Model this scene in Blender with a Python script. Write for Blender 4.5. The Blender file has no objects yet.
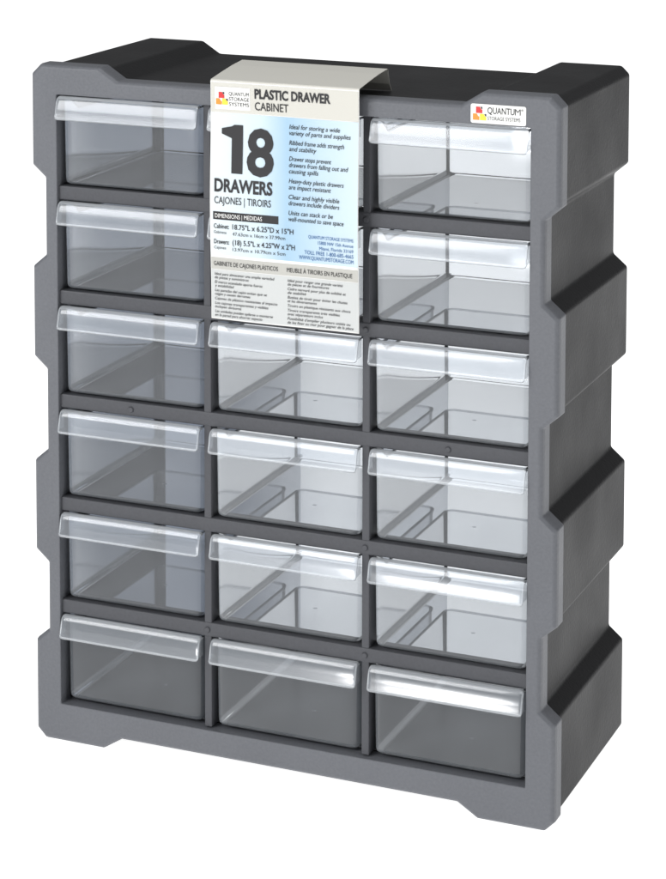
import bpy, bmesh, math, random
import numpy as np
from mathutils import Vector, Matrix
random.seed(4)
scene = bpy.context.scene
C = scene.collection
S = 0.01
W, H, D = 38.1, 48.05, 16.9
OX, OY = W/2, D/2

# ---------------------------------------------------------------- materials
def nodes_of(name):
    m = bpy.data.materials.new(name); m.use_nodes = True
    nt = m.node_tree; nt.nodes.clear()
    out = nt.nodes.new('ShaderNodeOutputMaterial')
    return m, nt, out

def plastic(name, col, rough=0.45, spec=0.35, grain=0.25, scale=900, speck=0.0, var=0.07):
    m, nt, out = nodes_of(name)
    p = nt.nodes.new('ShaderNodeBsdfPrincipled')
    p.inputs['Specular IOR Level'].default_value = spec
    tc = nt.nodes.new('ShaderNodeTexCoord')
    n1 = nt.nodes.new('ShaderNodeTexNoise'); n1.inputs['Scale'].default_value = scale; n1.inputs['Detail'].default_value = 2
    n2 = nt.nodes.new('ShaderNodeTexNoise'); n2.inputs['Scale'].default_value = 14; n2.inputs['Detail'].default_value = 5
    nt.links.new(tc.outputs['Object'], n1.inputs['Vector']); nt.links.new(tc.outputs['Object'], n2.inputs['Vector'])
    b = nt.nodes.new('ShaderNodeBump'); b.inputs['Strength'].default_value = grain; b.inputs['Distance'].default_value = 0.0004
    nt.links.new(n1.outputs['Fac'], b.inputs['Height']); nt.links.new(b.outputs['Normal'], p.inputs['Normal'])
    mr = nt.nodes.new('ShaderNodeMapRange'); mr.inputs[1].default_value = 0.3; mr.inputs[2].default_value = 0.7
    mr.inputs[3].default_value = rough-var; mr.inputs[4].default_value = rough+var
    nt.links.new(n2.outputs['Fac'], mr.inputs[0]); nt.links.new(mr.outputs[0], p.inputs['Roughness'])
    mx = nt.nodes.new('ShaderNodeMix'); mx.data_type = 'RGBA'
    mx.inputs[6].default_value = (*[c*0.88 for c in col], 1); mx.inputs[7].default_value = (*[c*1.12 for c in col], 1)
    ad = nt.nodes.new('ShaderNodeMath'); ad.operation = 'MULTIPLY_ADD'; ad.inputs[1].default_value = speck
    nt.links.new(n1.outputs['Fac'], ad.inputs[0]); nt.links.new(n2.outputs['Fac'], ad.inputs[2])
    su = nt.nodes.new('ShaderNodeMath'); su.operation = 'SUBTRACT'; su.inputs[1].default_value = speck*0.5
    nt.links.new(ad.outputs[0], su.inputs[0]); nt.links.new(su.outputs[0], mx.inputs[0])
    mx.clamp_factor = False
    nt.links.new(mx.outputs[2], p.inputs['Base Color'])
    nt.links.new(p.outputs[0], out.inputs[0])
    return m

def clear(name, lo, hi, tint=(0.945,0.957,0.972), base=(0.57,0.605,0.65), rough=0.10, haze=0.03, hs=12):
    m, nt, out = nodes_of(name)
    tr = nt.nodes.new('ShaderNodeBsdfTransparent'); tr.inputs[0].default_value = (*tint, 1)
    p = nt.nodes.new('ShaderNodeBsdfPrincipled'); p.inputs['Base Color'].default_value = (*base, 1)
    p.inputs['Roughness'].default_value = max(rough, 0.25)
    lw = nt.nodes.new('ShaderNodeLayerWeight'); lw.inputs[0].default_value = 0.35
    mr = nt.nodes.new('ShaderNodeMapRange'); mr.inputs[3].default_value = lo; mr.inputs[4].default_value = hi
    nt.links.new(lw.outputs['Facing'], mr.inputs[0])
    tc = nt.nodes.new('ShaderNodeTexCoord')
    n = nt.nodes.new('ShaderNodeTexNoise'); n.inputs['Scale'].default_value = hs; n.inputs['Detail'].default_value = 3
    nt.links.new(tc.outputs['Object'], n.inputs['Vector'])
    mr2 = nt.nodes.new('ShaderNodeMapRange'); mr2.inputs[1].default_value = 0.4; mr2.inputs[2].default_value = 0.7
    mr2.inputs[3].default_value = 0; mr2.inputs[4].default_value = haze
    nt.links.new(n.outputs['Fac'], mr2.inputs[0])
    ad = nt.nodes.new('ShaderNodeMath'); ad.operation = 'ADD'; ad.use_clamp = True
    nt.links.new(mr.outputs[0], ad.inputs[0]); nt.links.new(mr2.outputs[0], ad.inputs[1])
    gl = nt.nodes.new('ShaderNodeBsdfGlossy'); gl.inputs['Roughness'].default_value = rough
    fr = nt.nodes.new('ShaderNodeFresnel'); fr.inputs[0].default_value = 1.45
    mix = nt.nodes.new('ShaderNodeMixShader'); mix2 = nt.nodes.new('ShaderNodeMixShader')
    nt.links.new(ad.outputs[0], mix.inputs[0]); nt.links.new(tr.outputs[0], mix.inputs[1]); nt.links.new(p.outputs[0], mix.inputs[2])
    nt.links.new(fr.outputs[0], mix2.inputs[0]); nt.links.new(mix.outputs[0], mix2.inputs[1]); nt.links.new(gl.outputs[0], mix2.inputs[2])
    nt.links.new(mix2.outputs[0], out.inputs[0])
    return m

def paper(name, col, rough=0.4, spec=0.3):
    m, nt, out = nodes_of(name)
    p = nt.nodes.new('ShaderNodeBsdfPrincipled'); p.inputs['Base Color'].default_value = (*col, 1)
    p.inputs['Roughness'].default_value = rough; p.inputs['Specular IOR Level'].default_value = spec
    nt.links.new(p.outputs[0], out.inputs[0]); return m

def ramp_paper(name, stops, axis='X'):
    m, nt, out = nodes_of(name)
    p = nt.nodes.new('ShaderNodeBsdfPrincipled'); p.inputs['Roughness'].default_value = 0.35
    p.inputs['Specular IOR Level'].default_value = 0.3
    tc = nt.nodes.new('ShaderNodeTexCoord'); sx = nt.nodes.new('ShaderNodeSeparateXYZ')
    r = nt.nodes.new('ShaderNodeValToRGB')
    nt.links.new(tc.outputs['Generated'], sx.inputs[0]); nt.links.new(sx.outputs[axis], r.inputs[0])
    e = r.color_ramp.elements
    e[0].position, e[0].color = stops[0][0], (*stops[0][1], 1)
    e[1].position, e[1].color = stops[-1][0], (*stops[-1][1], 1)
    for pos, c in stops[1:-1]:
        k = e.new(pos); k.color = (*c, 1)
    nt.links.new(r.outputs[0], p.inputs['Base Color']); nt.links.new(p.outputs[0], out.inputs[0]); return m

def smoky(name, t0, t1, lo, left_shade=False):
    m, nt, out = nodes_of(name)
    tr = nt.nodes.new('ShaderNodeBsdfTransparent')
    tc = nt.nodes.new('ShaderNodeTexCoord')
    n = nt.nodes.new('ShaderNodeTexNoise'); n.inputs['Scale'].default_value = 9; n.inputs['Detail'].default_value = 3
    nt.links.new(tc.outputs['Object'], n.inputs['Vector'])
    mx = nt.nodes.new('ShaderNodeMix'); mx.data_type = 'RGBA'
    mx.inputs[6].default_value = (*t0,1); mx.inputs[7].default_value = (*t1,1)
    if left_shade:  # paints shade into the tint, darker towards the left end
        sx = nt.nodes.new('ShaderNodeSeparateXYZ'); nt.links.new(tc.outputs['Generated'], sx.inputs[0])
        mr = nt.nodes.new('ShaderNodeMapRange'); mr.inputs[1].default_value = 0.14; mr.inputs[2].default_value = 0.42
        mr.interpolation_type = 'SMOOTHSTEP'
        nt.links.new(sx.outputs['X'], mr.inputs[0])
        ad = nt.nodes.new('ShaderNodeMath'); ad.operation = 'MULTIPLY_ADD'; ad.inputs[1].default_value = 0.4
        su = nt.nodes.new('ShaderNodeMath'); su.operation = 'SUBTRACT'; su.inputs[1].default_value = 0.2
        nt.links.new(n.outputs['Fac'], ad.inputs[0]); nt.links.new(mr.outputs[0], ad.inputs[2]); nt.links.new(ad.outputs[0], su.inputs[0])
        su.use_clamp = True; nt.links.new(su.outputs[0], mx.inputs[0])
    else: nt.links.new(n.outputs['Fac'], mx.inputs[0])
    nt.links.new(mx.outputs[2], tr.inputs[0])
    d = nt.nodes.new('ShaderNodeBsdfDiffuse'); d.inputs['Color'].default_value = (0.22,0.23,0.25,1)
    mix = nt.nodes.new('ShaderNodeMixShader'); mix.inputs[0].default_value = lo
    nt.links.new(tr.outputs[0], mix.inputs[1]); nt.links.new(d.outputs[0], mix.inputs[2]); nt.links.new(mix.outputs[0], out.inputs[0]); return m

M = dict(
    frame=plastic('slate_grey_plastic', (0.116,0.121,0.134), 0.45, 0.28, grain=0.55, scale=520, speck=1.2),
    rail=plastic('rail_grey_plastic', (0.066,0.068,0.076), 0.48, 0.25, grain=0.4, scale=520, speck=1.0),
    casing=plastic('black_plastic', (0.0155,0.0155,0.0165), 0.48, 0.16, grain=0.5, scale=450, speck=1.0, var=0.06),
    tray=plastic('base_plastic', (0.13,0.135,0.145), 0.4, 0.3),
    smoky=smoky('smoky_shaded_back_sheet', (0.20,0.225,0.27), (0.88,0.90,0.915), 0.15, True),  # left column's shade is painted into this tint
    wall=smoky('smoky_partition', (0.72,0.74,0.77), (0.82,0.84,0.87), 0.22),
    clear=clear('clear_polystyrene', 0.055, 0.34, haze=0.03, rough=0.08),
    frost=clear('frosted_polystyrene', 0.17, 0.40, rough=0.18, base=(0.60,0.64,0.69)),
    lip=clear('lip_polystyrene', 0.115, 0.34, haze=0.0, rough=0.14, base=(0.66,0.70,0.745)),
    edge=clear('edge_polystyrene', 0.26, 0.58, base=(0.76,0.80,0.84), haze=0.0, rough=0.18),
    white=paper('white_card', (0.74,0.74,0.72)),
    board=paper('beige_card', (0.56,0.55,0.505)),
    beige=paper('beige_ink', (0.42,0.415,0.385)),
    head=paper('header_ink', (0.52,0.51,0.465)),
    lower=paper('pale_grey_ink', (0.49,0.505,0.50)),
    black=paper('black_ink', (0.010,0.010,0.012)),
    grey=paper('grey_ink', (0.03,0.03,0.03)),
    blue=paper('blue_ink', (0.02,0.10,0.28)),
    red=paper('red_ink', (0.55,0.03,0.03)),
    orange=paper('orange_ink', (0.75,0.25,0.03)),
    yellow=paper('yellow_ink', (0.80,0.60,0.05)),
    panel=ramp_paper('blue_fade_ink', [(0,(0.60,0.65,0.67)),(0.33,(0.50,0.60,0.66)),(0.52,(0.30,0.45,0.58)),(0.75,(0.42,0.545,0.64)),(1,(0.50,0.60,0.66))]),
)

# ---------------------------------------------------------------- helpers
def link(name, bm, mat, parent=None, smooth=False, mats=None):
    me = bpy.data.meshes.new(name)
    bm.to_mesh(me); bm.free()
    for mm in (mats or [mat]): me.materials.append(mm)
    if smooth:
        for f in me.polygons: f.use_smooth = True
    o = bpy.data.objects.new(name, me); C.objects.link(o)
    if parent: o.parent = parent
    return o

def bevel(o, w, seg=2, ang=25):
    md = o.modifiers.new('edge', 'BEVEL'); md.width = w*S; md.segments = seg
    md.limit_method = 'ANGLE'; md.angle_limit = math.radians(ang); return o

def P(s, y, t):                         # cabinet front coordinates (cm) -> metres about the cabinet's base centre
    return Vector(((s-OX)*S, (y-OY)*S, (H-t)*S))

def box(bm, s0, s1, y0, y1, t0, t1):
    v = [bm.verts.new(P(s, y, t)) for t in (t0, t1) for y in (y0, y1) for s in (s0, s1)]
    for q in ((0,1,3,2),(4,6,7,5),(0,4,5,1),(2,3,7,6),(0,2,6,4),(1,5,7,3)): bm.faces.new([v[i] for i in q])
    bmesh.ops.recalc_face_normals(bm, faces=bm.faces)

def inset(poly, d):
    n = len(poly); res = []
    area = sum(poly[i][0]*poly[(i+1)%n][1]-poly[(i+1)%n][0]*poly[i][1] for i in range(n))
    sg = 1 if area > 0 else -1
    for i in range(n):
        a, b, c = poly[i-1], poly[i], poly[(i+1)%n]
        def nrm(p, q):
            dx, dy = q[0]-p[0], q[1]-p[1]; l = math.hypot(dx, dy); return (-dy/l*sg, dx/l*sg)
        n1, n2 = nrm(a, b), nrm(b, c)
        k = 1 + n1[0]*n2[0]+n1[1]*n2[1]
        res.append((b[0]+d*(n1[0]+n2[0])/k, b[1]+d*(n1[1]+n2[1])/k))
    return res

c, a, b = 0.7, 1.0, 0.88
side = [(7.1,0),(7.95,a),(13.35,a),(14.2,0),(20.6,0),(21.45,a),(27.15,a),(28.0,0),(34.4,0),(35.25,a),(40.05,a),(40.9,0)]
outline = [(c,0),(5.3,0),(6.7,b),(W-6.7,b),(W-5.3,0),(W-c,0),(W,c)]
outline += [(W-x, t) for t, x in side]
outline += [(W,H-c),(W-c,H),(W-5.3,H),(W-6.7,H-b),(6.7,H-b),(5.3,H),(c,H),(0,H-c)]
outline += [(x, t) for t, x in reversed(side)] + [(0,c)]
IN = (2.0, 36.1, 2.08, 45.3)

def ring(loops, rect, y0, y1):
    bm = bmesh.new(); cache = {}
    def V(s, y, t):
        k = (round(s,4), round(y,4), round(t,4))
        if k not in cache: cache[k] = bm.verts.new(P(s, y, t))
        return cache[k]
    def F(*vs):
        u = []
        for v in vs:
            if v not in u: u.append(v)
        if len(u) >= 3:
            try: bm.faces.new(u)
            except ValueError: pass
    cl = lambda p: (min(max(p[0],rect[0]),rect[1]), min(max(p[1],rect[2]),rect[3]))
    n = len(loops[0][0])
    for i in range(n):
        j = (i+1) % n
        A, B = loops[0][0][i], loops[0][0][j]
        la, lb = loops[-1][0][i], loops[-1][0][j]
        ca, cb = cl(outline[i]), cl(outline[j])
        F(V(A[0],loops[0][1],A[1]), V(B[0],loops[0][1],B[1]), V(cb[0],y0,cb[1]), V(ca[0],y0,ca[1]))
        for (p, ya), (q, yb) in zip(loops, loops[1:]):
            F(V(p[i][0],ya,p[i][1]), V(p[j][0],ya,p[j][1]), V(q[j][0],yb,q[j][1]), V(q[i][0],yb,q[i][1]))
        F(V(la[0],loops[-1][1],la[1]), V(lb[0],loops[-1][1],lb[1]), V(cb[0],y1,cb[1]), V(ca[0],y1,ca[1]))
        F(V(ca[0],y0,ca[1]), V(cb[0],y0,cb[1]), V(cb[0],y1,cb[1]), V(ca[0],y1,ca[1]))
    bmesh.ops.recalc_face_normals(bm, faces=bm.faces)
    return bm

def empty(name, loc, label, cat):
    o = bpy.data.objects.new(name, None); C.objects.link(o); o.location = loc
    o.empty_display_size = 0.05; o['label'] = label; o['category'] = cat; return o

# ---------------------------------------------------------------- the cabinet
cab = empty('drawer_cabinet', (0,0,0), 'slate grey and black plastic cabinet holding eighteen clear drawers in six rows', 'cabinet')
fr = link('front_frame', ring([(inset(outline,0.24),0.0),(inset(outline,0.05),0.16),(outline,0.45),(outline,1.5)], IN, 0.0, 1.5), M['frame'], cab)
bevel(fr, 0.075, 3)
body_in = (IN[0]-0.03, IN[1]+0.03, IN[2]-0.03, IN[3]+0.03)
cs = link('casing', ring([(inset(outline,0.25),1.45),(inset(outline,0.25),D)], body_in, 1.45, D), M['casing'], cab)
bevel(cs, 0.15, 3)
bm = bmesh.new(); box(bm, IN[0]+0.02, IN[1]-0.02, 1.55, D-0.5, IN[3]-0.09, IN[3]-0.01)
link('base_tray', bm, M['tray'], cab)
PITCH, T0, DH = 7.34, 2.25, 6.15
posts = (13.275, 24.825)
for k in range(5):
    t = T0+DH+0.06+PITCH*k
    bm = bmesh.new(); box(bm, IN[0]-0.05, IN[1]+0.05, 0.3, 2.0, t, t+0.98)
    bevel(link('shelf_rail', bm, M['rail'], cab), 0.09)
for s in posts:
    bm = bmesh.new(); box(bm, s-0.27, s+0.27, 0.36, 1.9, IN[2]-0.05, IN[3]-0.1)
    bevel(link('divider_post', bm, M['rail'], cab), 0.07)
    bm = bmesh.new()
    bm.faces.new([bm.verts.new(P(s, y, t)) for y, t in ((1.92,IN[2]),(D-0.41,IN[2]),(D-0.41,IN[3]),(1.92,IN[3]))])
    link('partition', bm, M['wall'], cab)
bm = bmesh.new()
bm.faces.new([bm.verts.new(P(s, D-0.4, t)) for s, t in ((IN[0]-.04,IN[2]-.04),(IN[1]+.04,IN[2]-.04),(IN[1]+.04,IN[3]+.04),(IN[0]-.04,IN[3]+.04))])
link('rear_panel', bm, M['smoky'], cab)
for k in range(5):
    t = T0+DH+0.1+PITCH*k
    for s0, s1 in ((IN[0]-0.05,IN[0]+0.3),(posts[0]-0.3,posts[0]+0.3),(posts[1]-0.3,posts[1]+0.3),(IN[1]-0.3,IN[1]+0.05)):
        bm = bmesh.new(); box(bm, s0, s1, 1.95, D-0.75, t, t+0.14)
        link('drawer_runner', bm, M['frost'], cab)
for s, k in ((24.825,0),(24.825,1),(7.5,2),(30.6,2),(24.825,3),(13.275,4),(24.825,4)):
    bm = bmesh.new(); t = T0+DH+0.55+PITCH*k
    bmesh.ops.create_cone(bm, cap_ends=True, segments=20, radius1=0.24*S, radius2=0.16*S, depth=0.16*S)
    bmesh.ops.rotate(bm, verts=bm.verts, matrix=Matrix.Rotation(math.pi/2, 3, 'X'))
    bmesh.ops.translate(bm, verts=bm.verts, vec=P(s, 0.27, t))
    link('peg_cap', bm, M['rail'], cab)

# ---------------------------------------------------------------- drawers
def rounded(hw, y0, y1, r, seg=4):
    pts = []
    for cx, cy, a0 in ((hw-r,y0+r,-90),(hw-r,y1-r,0),(-hw+r,y1-r,90),(-hw+r,y0+r,180)):
        for i in range(seg+1):
            an = math.radians(a0+90*i/seg); pts.append((cx+r*math.cos(an), cy+r*math.sin(an)))
    out = []
    for i, p in enumerate(pts):
        q = pts[(i+1) % len(pts)]; out.append(p)
        d = math.hypot(q[0]-p[0], q[1]-p[1])
        if d > 2:
            m = 14
            for k in range(1, m): out.append((p[0]+(q[0]-p[0])*k/m, p[1]+(q[1]-p[1])*k/m))
    return out

LEN = 14.6
def ztop(y):
    if y < 0.9: return DH
    if y > 2.4: return 5.0
    u = (y-0.9)/1.5; u = u*u*(3-2*u); return DH-(DH-5.0)*u

def drawer_mesh():
    bm = bmesh.new()
    rings = []
    for z, ins in ((0,0.5),(0.06,0.24),(0.2,0.1),(0.45,0.06),(1,0)):
        row = []
        for x, y in rounded(5.3-ins, ins, LEN-ins, max(0.55-ins*0.5, 0.2)):
            zz = z if z < 1 else ztop(y)
            row.append(bm.verts.new(Vector((x*S, y*S, zz*S))))
        rings.append(row)
    n = len(rings[0])
    for r0, r1 in zip(rings, rings[1:]):
        for i in range(n):
            f = bm.faces.new((r0[i], r0[(i+1)%n], r1[(i+1)%n], r1[i])); f.smooth = True
    fl = bm.faces.new(rings[0]); fl.material_index = 1
    top = [(v.co.x/S, v.co.y/S, v.co.z/S) for v in rings[-1]]
    prof = ((-0.05,0.0),(0.08,0.02),(0.08,-0.12),(-0.05,-0.10))
    rr = []
    for x, y, z in top:
        dx, dy = x, (y-LEN/2)
        if abs(dx)/5.3 > abs(dy)/(LEN/2): o = Vector((math.copysign(1,dx),0))
        else: o = Vector((0,math.copysign(1,dy)))
        rr.append([bm.verts.new(Vector(((x+o.x*p)*S, (y+o.y*p)*S, (z+q)*S))) for p, q in prof])
    for i in range(n):
        A, B = rr[i], rr[(i+1)%n]
        for k in range(4):
            f = bm.faces.new((A[k], A[(k+1)%4], B[(k+1)%4], B[k])); f.material_index = 1
    # moulding mark on the floor
    ring_ = [bm.verts.new(Vector((0.16*math.cos(i*math.pi/6)*S, (5.0+0.16*math.sin(i*math.pi/6))*S, 0.03*S))) for i in range(12)]
    f = bm.faces.new(ring_); f.material_index = 2
    return bm

def lip_mesh():
    bm = bmesh.new()
    outer = [(0.02,6.19),(-0.26,6.27),(-0.46,6.24),(-0.60,6.10),(-0.72,5.78),(-0.83,5.28),(-0.92,4.84),(-0.97,4.68)]
    inner = [(0.02,6.10),(-0.24,6.18),(-0.40,6.15),(-0.52,6.03),(-0.63,5.76),(-0.74,5.27),(-0.83,4.82),(-0.86,4.64)]
    prof = outer + inner[::-1]
    xs = [-5.37,-5.345,-5.27,-5.12] + [-5.12+10.24*i/8 for i in range(1,8)] + [5.12,5.27,5.345,5.37]
    drop = {5.37:0.25, 5.345:0.13, 5.27:0.04}
    cols = []
    for x in xs:
        e = drop.get(round(abs(x),3), 0.0)            # rounded lower and upper corners
        cols.append([bm.verts.new(Vector((x*S, (y*(1-0.25*e))*S, (z+e*max(0,(5.1-z))/0.5 - e*0.6*max(0,(z-5.8))/0.45)*S))) for y, z in prof])
    n = len(prof)
    for ci, (A, B) in enumerate(zip(cols, cols[1:])):
        for i in range(n):
            f = bm.faces.new((A[i], A[(i+1)%n], B[(i+1)%n], B[i])); f.smooth = i not in (7, 15)
            if i in (1, 2, 6, 7) or ci in (0, 1, len(cols)-3, len(cols)-2): f.material_index = 1
    for cc, sgn in ((cols[0],1),(cols[-1],-1)):
        for i in range(7):
            q = [cc[i], cc[i+1], cc[n-2-i], cc[n-1-i]]
            f = bm.faces.new(q[::sgn]); f.material_index = 1
        inn = [cc[n-1-i] for i in range(8)]
        foot = bm.verts.new(Vector((cc[0].co.x, 0.0, 4.9*S)))
        bm.faces.new((inn+[foot])[::sgn])
    bmesh.ops.recalc_face_normals(bm, faces=bm.faces)
    return bm

dr0 = link('drawer', drawer_mesh(), None, cab, mats=[M['clear'], M['frost'], M['edge']])
lip0 = link('pull_lip', lip_mesh(), None, dr0, mats=[M['lip'], M['edge']])
first = True
for k in range(6):
    for s in (7.5, 19.05, 30.6):
        if first: d = dr0; first = False
        else:
            d = dr0.copy(); C.objects.link(d); d.parent = cab
            l = lip0.copy(); C.objects.link(l); l.parent = d
        d.location = P(s + random.uniform(-0.03,0.03), 0.45 + random.uniform(-0.06,0.10), T0+PITCH*k+DH)
        d.rotation_euler = (0, 0, random.uniform(-0.003, 0.003))

# ---------------------------------------------------------------- print helpers
def text_into(bm, txt, x, z, w=None, h=None, size=0.3, bold=0.0, align='L', shear=0.0):
    cu = bpy.data.curves.new('t', 'FONT'); cu.body = txt; cu.size = 1; cu.offset = bold; cu.resolution_u = 3; cu.shear = shear
    o = bpy.data.objects.new('t', cu); C.objects.link(o)
    dg = bpy.context.evaluated_depsgraph_get(); dg.update()
    me = bpy.data.meshes.new_from_object(o.evaluated_get(dg))
    xs = [v.co.x for v in me.vertices]
    x0, x1 = min(xs), max(xs)
    cap = 0.73
    kz = (h/cap) if h else size
    kx = (w/(x1-x0)) if w else kz
    ww = (x1-x0)*kx
    ox = {'L': x, 'C': x-ww/2, 'R': x-ww}[align]
    vs = [bm.verts.new(Vector(((ox+(v.co.x-x0)*kx)*S, 0, (z+v.co.y*kz)*S))) for v in me.vertices]
    for p in me.polygons:
        try: bm.faces.new([vs[i] for i in p.vertices])
        except ValueError: pass
    bpy.data.objects.remove(o); bpy.data.curves.remove(cu); bpy.data.meshes.remove(me)

def poly_into(bm, pts):
    bm.faces.new([bm.verts.new(Vector((x*S, 0, z*S))) for x, z in pts])

def emblem_polys(x, z, k):            # three little open-fronted bins, stacked, with dark bin mouths
    def bin_(px, pz, w, h): return [(px+w*p, pz+h*q) for p, q in ((0,0),(1,0),(1,0.55),(0.8,0.62),(0.62,1),(0,1))]
    def mouth(px, pz, w, h): return [(px+w*p, pz+h*q) for p, q in ((0.68,1),(0.84,0.68),(1,0.62),(1,1))]
    w, h = 0.46*k, 0.44*k
    return dict(red=[bin_(x+0.22*k, z+0.5*k, w, h)], orange=[bin_(x, z+0.02*k, w, h)], yellow=[bin_(x+0.5*k, z+0.02*k, w, h)],
                black=[mouth(x+0.22*k, z+0.5*k, w, h), mouth(x+0.5*k, z+0.02*k, w, h)])

st = bmesh.new()
sx0, sx1, sz0, sz1 = -1.85, 1.85, -0.62, 0.62
r = 0.13; pts = []
for cx, cz, a0 in ((sx1-r,sz1-r,0),(sx0+r,sz1-r,90),(sx0+r,sz0+r,180),(sx1-r,sz0+r,270)):
    for i in range(5):
        an = math.radians(a0+90*i/4); pts.append((cx+r*math.cos(an), cz+r*math.sin(an)))
f = st.faces.new([st.verts.new(Vector((x*S,0,z*S))) for x, z in pts])
ex = bmesh.ops.extrude_face_region(st, geom=[f]); bmesh.ops.translate(st, verts=[v for v in ex['geom'] if isinstance(v, bmesh.types.BMVert)], vec=Vector((0,0.03*S,0)))
bmesh.ops.recalc_face_normals(st, faces=st.faces)
sticker = link('logo_sticker', st, M['white'], cab); sticker.location = P(33.95, -0.035, 1.36)
prints = {}
def bmof(d, key):
    if key not in d: d[key] = bmesh.new()
    return d[key]
for key, rs in emblem_polys(-1.70, -0.44, 0.94).items():
    for q in rs: poly_into(bmof(prints,key), q)
text_into(bmof(prints,'black'), 'QUANTU', -0.72, 0.04, w=1.80, h=0.43, bold=0.010)
text_into(bmof(prints,'black'), 'M', 1.11, 0.04, w=0.38, h=0.43)
text_into(bmof(prints,'black'), '®', 1.53, 0.3, h=0.16)
text_into(bmof(prints,'black'), 'STORAGE SYSTEMS', -0.72, -0.38, w=2.2, h=0.25)
for key, bm in prints.items():
    o = link('emblem' if key != 'black' else 'lettering', bm, M[key], sticker); o.location = (0, -0.012*S, 0)

# ---------------------------------------------------------------- the cardboard sleeve
CW, CH = 10.95, 16.15
KX = 10.62/10.95
def bow(x, z):                     # the card is not quite flat (x, z in cm)
    if z > -0.15: return 0.0
    g = min(1.0, (-z-0.15)/2.0)
    return g*(0.07*math.sin(-z*0.5+0.4) + 0.06*math.sin(x*0.55+z*0.22))
def bend(bm):
    for v in bm.verts:
        v.co.y += bow(v.co.x/S, v.co.z/S)*S
        v.co.x *= KX
card_t = 0.15
cx0 = 14.15
sl = empty('cardboard_sleeve', P(cx0, -0.90, card_t), 'printed card sleeve hung over the cabinet top, large black number 18', 'sleeve')
bm = bmesh.new()
prof = [(0.0,-CH+CH*i/30) for i in range(30)] + [(0.0,-0.12),(0.04,-0.03),(0.12,0.02),(1.7,0.26),(3.5,0.50),(5.1,0.64),(5.2,0.58),(5.5,-0.4),(5.9,-0.92)]
NX = 20
cols = [[bm.verts.new(Vector((CW*i/NX*S, y*S, z*S))) for y, z in prof] for i in range(NX+1)]
for A, B in zip(cols, cols[1:]):
    for i in range(len(prof)-1):
        f = bm.faces.new((A[i], B[i], B[i+1], A[i+1])); f.smooth = i < 29
        f.material_index = 1 if i >= 30 else 0
for v in bm.verts:
    if v.co.y/S < 0.001: v.co.y += bow(v.co.x/S, v.co.z/S)*S
    v.co.x *= KX
cd = link('card', bm, None, sl, mats=[M['white'], M['board']])
so = cd.modifiers.new('thick', 'SOLIDIFY'); so.thickness = 0.035*S; so.offset = -1
def sheet(name, mat, x0, x1, v0, v1, y=-0.015):
    bm = bmesh.new(); nx, nz = 20, max(2, int((v1-v0)*2))
    g = [[bm.verts.new(Vector(((x0+(x1-x0)*i/nx)*S, 0, -(v0+(v1-v0)*j/nz)*S))) for j in range(nz+1)] for i in range(nx+1)]
    for i in range(nx):
        for j in range(nz):
            f = bm.faces.new((g[i][j], g[i+1][j], g[i+1][j+1], g[i][j+1])); f.smooth = True
    bend(bm); o = link(name, bm, M[mat], sl); o.location = (0, y*S, 0); return o
sheet('header_band', 'head', 0.04, CW-0.04, 0.18, 2.15)
sheet('blue_panel', 'panel', 0.04, CW-0.04, 2.2, 11.75)
sheet('title_strip', 'beige', 0.04, CW-0.04, 11.95, 12.75)
sheet('lower_panel', 'lower', 0.04, CW-0.04, 12.8, CH-0.08)
sheet('title_strip', 'black', 0.25, 5.1, 8.82, 9.36, y=-0.03)
sheet('logo_patch', 'white', 0.35, 2.95, 0.45, 1.95, y=-0.03)
T = {}
def tx(key, s, u, v, **k): text_into(bmof(T,key), s, u, -v, **k)
L = {}
for key, rs in emblem_polys(0.42, -1.66, 0.92).items():
    for q in rs: poly_into(bmof(L,key), q)
for i, w in enumerate(('QUANTUM','STORAGE','SYSTEMS')): tx('black', w, 1.38, 1.0+0.35*i, w=1.5, h=0.26)
tx('black', 'PLASTIC DRAWER', 3.3, 1.08, w=5.6, h=0.64, bold=0.034)
tx('black', 'CABINET', 3.3, 1.88, w=2.5, h=0.57, bold=0.006)
b18 = bmof(T,'black')
poly_into(b18, [(1.6,-6.2),(2.42,-6.2),(2.42,-2.95),(1.78,-2.95),(1.6,-3.06)])
poly_into(b18, [(1.6,-3.06),(1.6,-3.86),(0.85,-3.58),(0.85,-3.22)])
tx('black', '8', 2.72, 6.17, w=2.0, h=3.15, bold=0.026)
tx('black', 'DRAWERS', 0.35, 7.45, w=4.3, h=0.88, bold=0.032)
tx('black', 'CAJONES | TIROIRS', 0.35, 8.27, w=4.2, h=0.50, bold=0.003)
tx('white', 'DIMENSIONS | MEDIDAS', 0.4, 9.23, w=3.5, h=0.30)
tx('black', 'Cabinet:', 0.3, 9.95, w=1.15, h=0.32, bold=0.012)
tx('grey', 'Gabinete', 0.3, 10.3, w=0.95, h=0.20)
tx('black', '18.75"L x 6.25"D x 15"H', 1.7, 9.95, w=4.5, h=0.36, bold=0.010)
tx('grey', '47.63cm x 16cm x 37.99cm', 1.7, 10.37, w=3.9, h=0.24)
tx('black', 'Drawers:', 0.3, 11.0, w=1.15, h=0.32, bold=0.012)
tx('grey', 'Cajones', 0.3, 11.35, w=0.9, h=0.20)
tx('black', '(18) 5.5"L x 4.25"W x 2"H', 1.7, 11.0, w=4.6, h=0.36, bold=0.010)
tx('grey', '13.97cm x 10.79cm x 5cm', 1.7, 11.42, w=3.9, h=0.24)
v = 2.95
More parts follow.
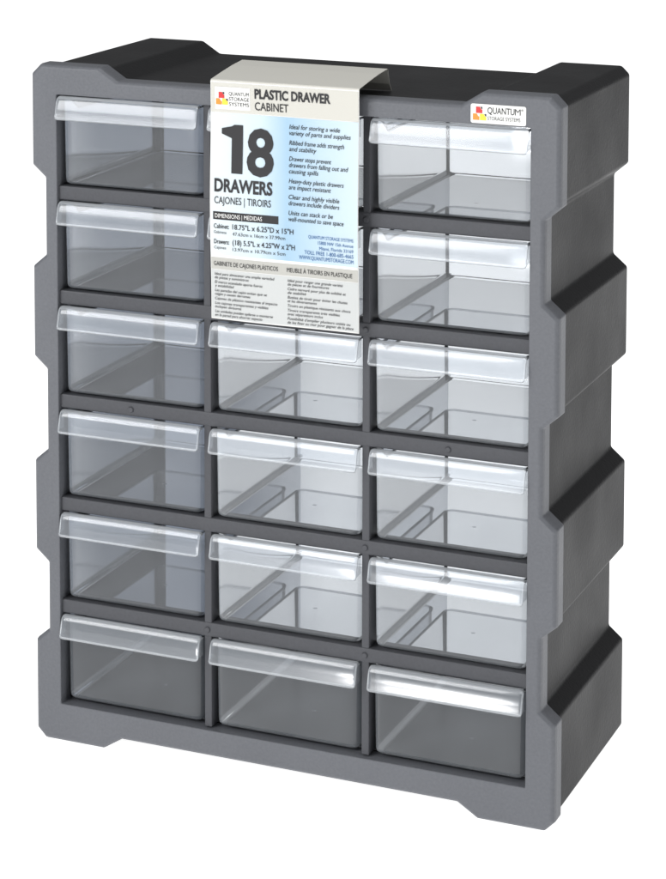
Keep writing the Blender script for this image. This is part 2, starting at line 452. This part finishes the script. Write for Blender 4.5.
for lines in (('Ideal for storing a wide','variety of parts and supplies'),('Ribbed frame adds strength','and stability'),
              ('Drawer stops prevent','drawers from falling out and','causing spills'),('Heavy-duty plastic drawers','are impact resistant'),
              ('Clear and highly visible','drawers include dividers'),('Units can stack or be','wall-mounted to save space')):
    for ln in lines:
        tx('black', ln, 5.85, v, size=0.43, w=0.156*len(ln), bold=0.004, shear=0.22); v += 0.41
    v += 0.24
for i, (ln, w) in enumerate((('QUANTUM STORAGE SYSTEMS',3.3),('15800 NW 15th Avenue',2.6),('Miami, Florida 33169',2.5),('TOLL FREE 1-800-685-4665',3.6),('WWW.QUANTUMSTORAGE.COM',4.0))):
    tx('blue', ln, CW-0.35, 10.1+0.36*i, w=w, h=0.23 if i < 3 else 0.27, align='R')
tx('black', 'GABINETE DE CAJONES PLÁSTICOS', 0.25, 12.5, w=4.8, h=0.31)
tx('black', 'MEUBLE À TIROIRS EN PLASTIQUE', 5.7, 12.5, w=4.8, h=0.31)
es = ['Ideal para almacenar una amplia variedad','de piezas y suministros','El marco acanalado aporta fuerza','y estabilidad','Las paradas del cajón evitan que se','caigan y causen derrames','Cajones de plástico resistentes al impacto','Los cajones transparentes y visibles','incluyen divisores','Las unidades pueden apilarse o montarse','en la pared para ahorrar espacio']
fr_ = ['Idéal pour ranger une grande variété','de pièces et de fournitures','Cadre nervuré pour plus de solidité et','de stabilité','Butées de tiroir pour éviter les chutes','et les déversements','Tiroirs en plastique résistants aux chocs','Tiroirs transparents très visibles','avec séparateurs inclus',"Possibilité d'empiler plusieurs unités ou",'de les fixer au mur pour gagner de la place']
v = 13.15
for i, (e, g) in enumerate(zip(es, fr_)):
    tx('black', e, 0.3, v, h=0.19, w=0.112*len(e), shear=0.2, bold=0.002); tx('black', g, 5.75, v, h=0.19, w=0.112*len(g), shear=0.2, bold=0.002)
    v += 0.25 if i in (0,2,4,7,9) else 0.31
for key, bm in T.items():
    bend(bm); o = link('lettering', bm, M[key], sl)
    o.location = (0, (-0.05 if key != 'white' else -0.045)*S, 0)
for key, bm in L.items():
    bend(bm); o = link('emblem', bm, M[key], sl); o.location = (0, -0.055*S, 0)

# ---------------------------------------------------------------- ground, light, camera
m, nt, out = nodes_of('white_glow_floor')
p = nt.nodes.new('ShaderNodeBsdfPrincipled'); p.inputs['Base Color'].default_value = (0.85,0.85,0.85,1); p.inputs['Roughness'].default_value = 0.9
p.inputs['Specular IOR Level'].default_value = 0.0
p.inputs['Emission Color'].default_value = (1,1,1,1); p.inputs['Emission Strength'].default_value = 0.94  # added glow, not a lamp: keeps the floor white and shadowless
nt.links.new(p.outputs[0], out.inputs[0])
bm = bmesh.new()
bm.faces.new([bm.verts.new(Vector((x, y, -0.0004))) for x, y in ((-12,-12),(12,-12),(12,12),(-12,12))])
g = link('ground', bm, m); g['kind'] = 'structure'; g['label'] = 'plain white studio surface under the cabinet'

w = bpy.data.worlds.new('World'); scene.world = w; w.use_nodes = True
bg = w.node_tree.nodes['Background']; bg.inputs[0].default_value = (0.97,0.985,1,1); bg.inputs[1].default_value = 0.22

def area(name, loc, target, size, power, sy=None):
    l = bpy.data.lights.new(name, 'AREA'); l.shape = 'RECTANGLE'; l.size = size; l.size_y = sy or size; l.energy = power
    o = bpy.data.objects.new(name, l); C.objects.link(o); o.location = loc
    o.rotation_euler = (Vector(target)-Vector(loc)).to_track_quat('-Z','Y').to_euler(); return o
area('key_softbox', (-0.9,-1.7,1.35), (0,0,0.22), 1.0, 29)
area('top_softbox', (0.3,-0.2,1.9), (0,0,0.3), 0.9, 9)
area('side_softbox', (1.9,-0.5,1.0), (0,0,0.22), 0.6, 7.5)
area('glint_strip', (-0.55,-2.18,0.20), (0.115,-0.09,0.05), 0.26, 7.5, 0.13)

# camera calibrated from the cabinet's corners as measured in the photograph
pitch = math.radians(5)
obs = [((0,0,0),(35,66)),((W,0,0),(557,97)),((0,0,H),(40,738)),((W,0,H),(553,838)),
       ((W-.25,D,.25),(629,57)),((W-.25,D,H-.25),(618,735)),((.25,D,.25),(138,38)),
       ((2.1,-.1,2.2),(60,92)),((2.1,-.1,38.87),(65,617)),((36.0,-.1,2.2),(527,132)),((36.0,-.1,38.87),(526,691))]
def proj(p, q):
    cx, cy, cz, yaw, f, px, py = p
    d = (q[0]-cx, q[1]-cy, (H-q[2])-cz)
    X = d[0]*math.cos(yaw)+d[1]*math.sin(yaw); Zh = -d[0]*math.sin(yaw)+d[1]*math.cos(yaw); V = d[2]
    Z = Zh*math.cos(pitch)-V*math.sin(pitch); Y = V*math.cos(pitch)+Zh*math.sin(pitch)
    return px+f*X/Z, py-f*Y/Z
p0 = np.array([82.4,-147.0,72.7,0.41,2400,270,-40.0]); sc = np.array([15,12,10,.06,200,60,150.])
def res(p):
    r = []
    for q, (u, v) in obs:
        a_, b_ = proj(p, q); r += [a_-u, b_-v]
    return np.array(r + list((p-p0)/sc*4))
p = p0.copy()
for it in range(60):
    r0 = res(p); J = np.zeros((len(r0),7))
    for i in range(7):
        dp = np.zeros(7); dp[i] = sc[i]*1e-4; J[:,i] = (res(p+dp)-r0)/dp[i]
    p = p - 0.7*np.linalg.lstsq(J, r0, rcond=None)[0]
print('CAL', [round(float(x),3) for x in p], [int(round(float(x))) for x in res(p)])
cx, cy, cz, yaw, f, px, py = [float(x) for x in p]
cam = bpy.data.cameras.new('camera'); co = bpy.data.objects.new('camera', cam); C.objects.link(co)
co.location = ((cx-OX)*S, (cy-OY)*S, cz*S)
co.rotation_euler = (math.radians(90)-pitch, 0, yaw)
cam.sensor_fit = 'HORIZONTAL'; cam.sensor_width = 36
cam.lens = f/666*36
cam.shift_x = (333-px)/666; cam.shift_y = -(439.5-py)/666
cam.clip_start = 0.05; cam.clip_end = 100
scene.camera = co
scene.view_settings.view_transform = 'Standard'; scene.view_settings.look = 'None'; scene.view_settings.exposure = 0
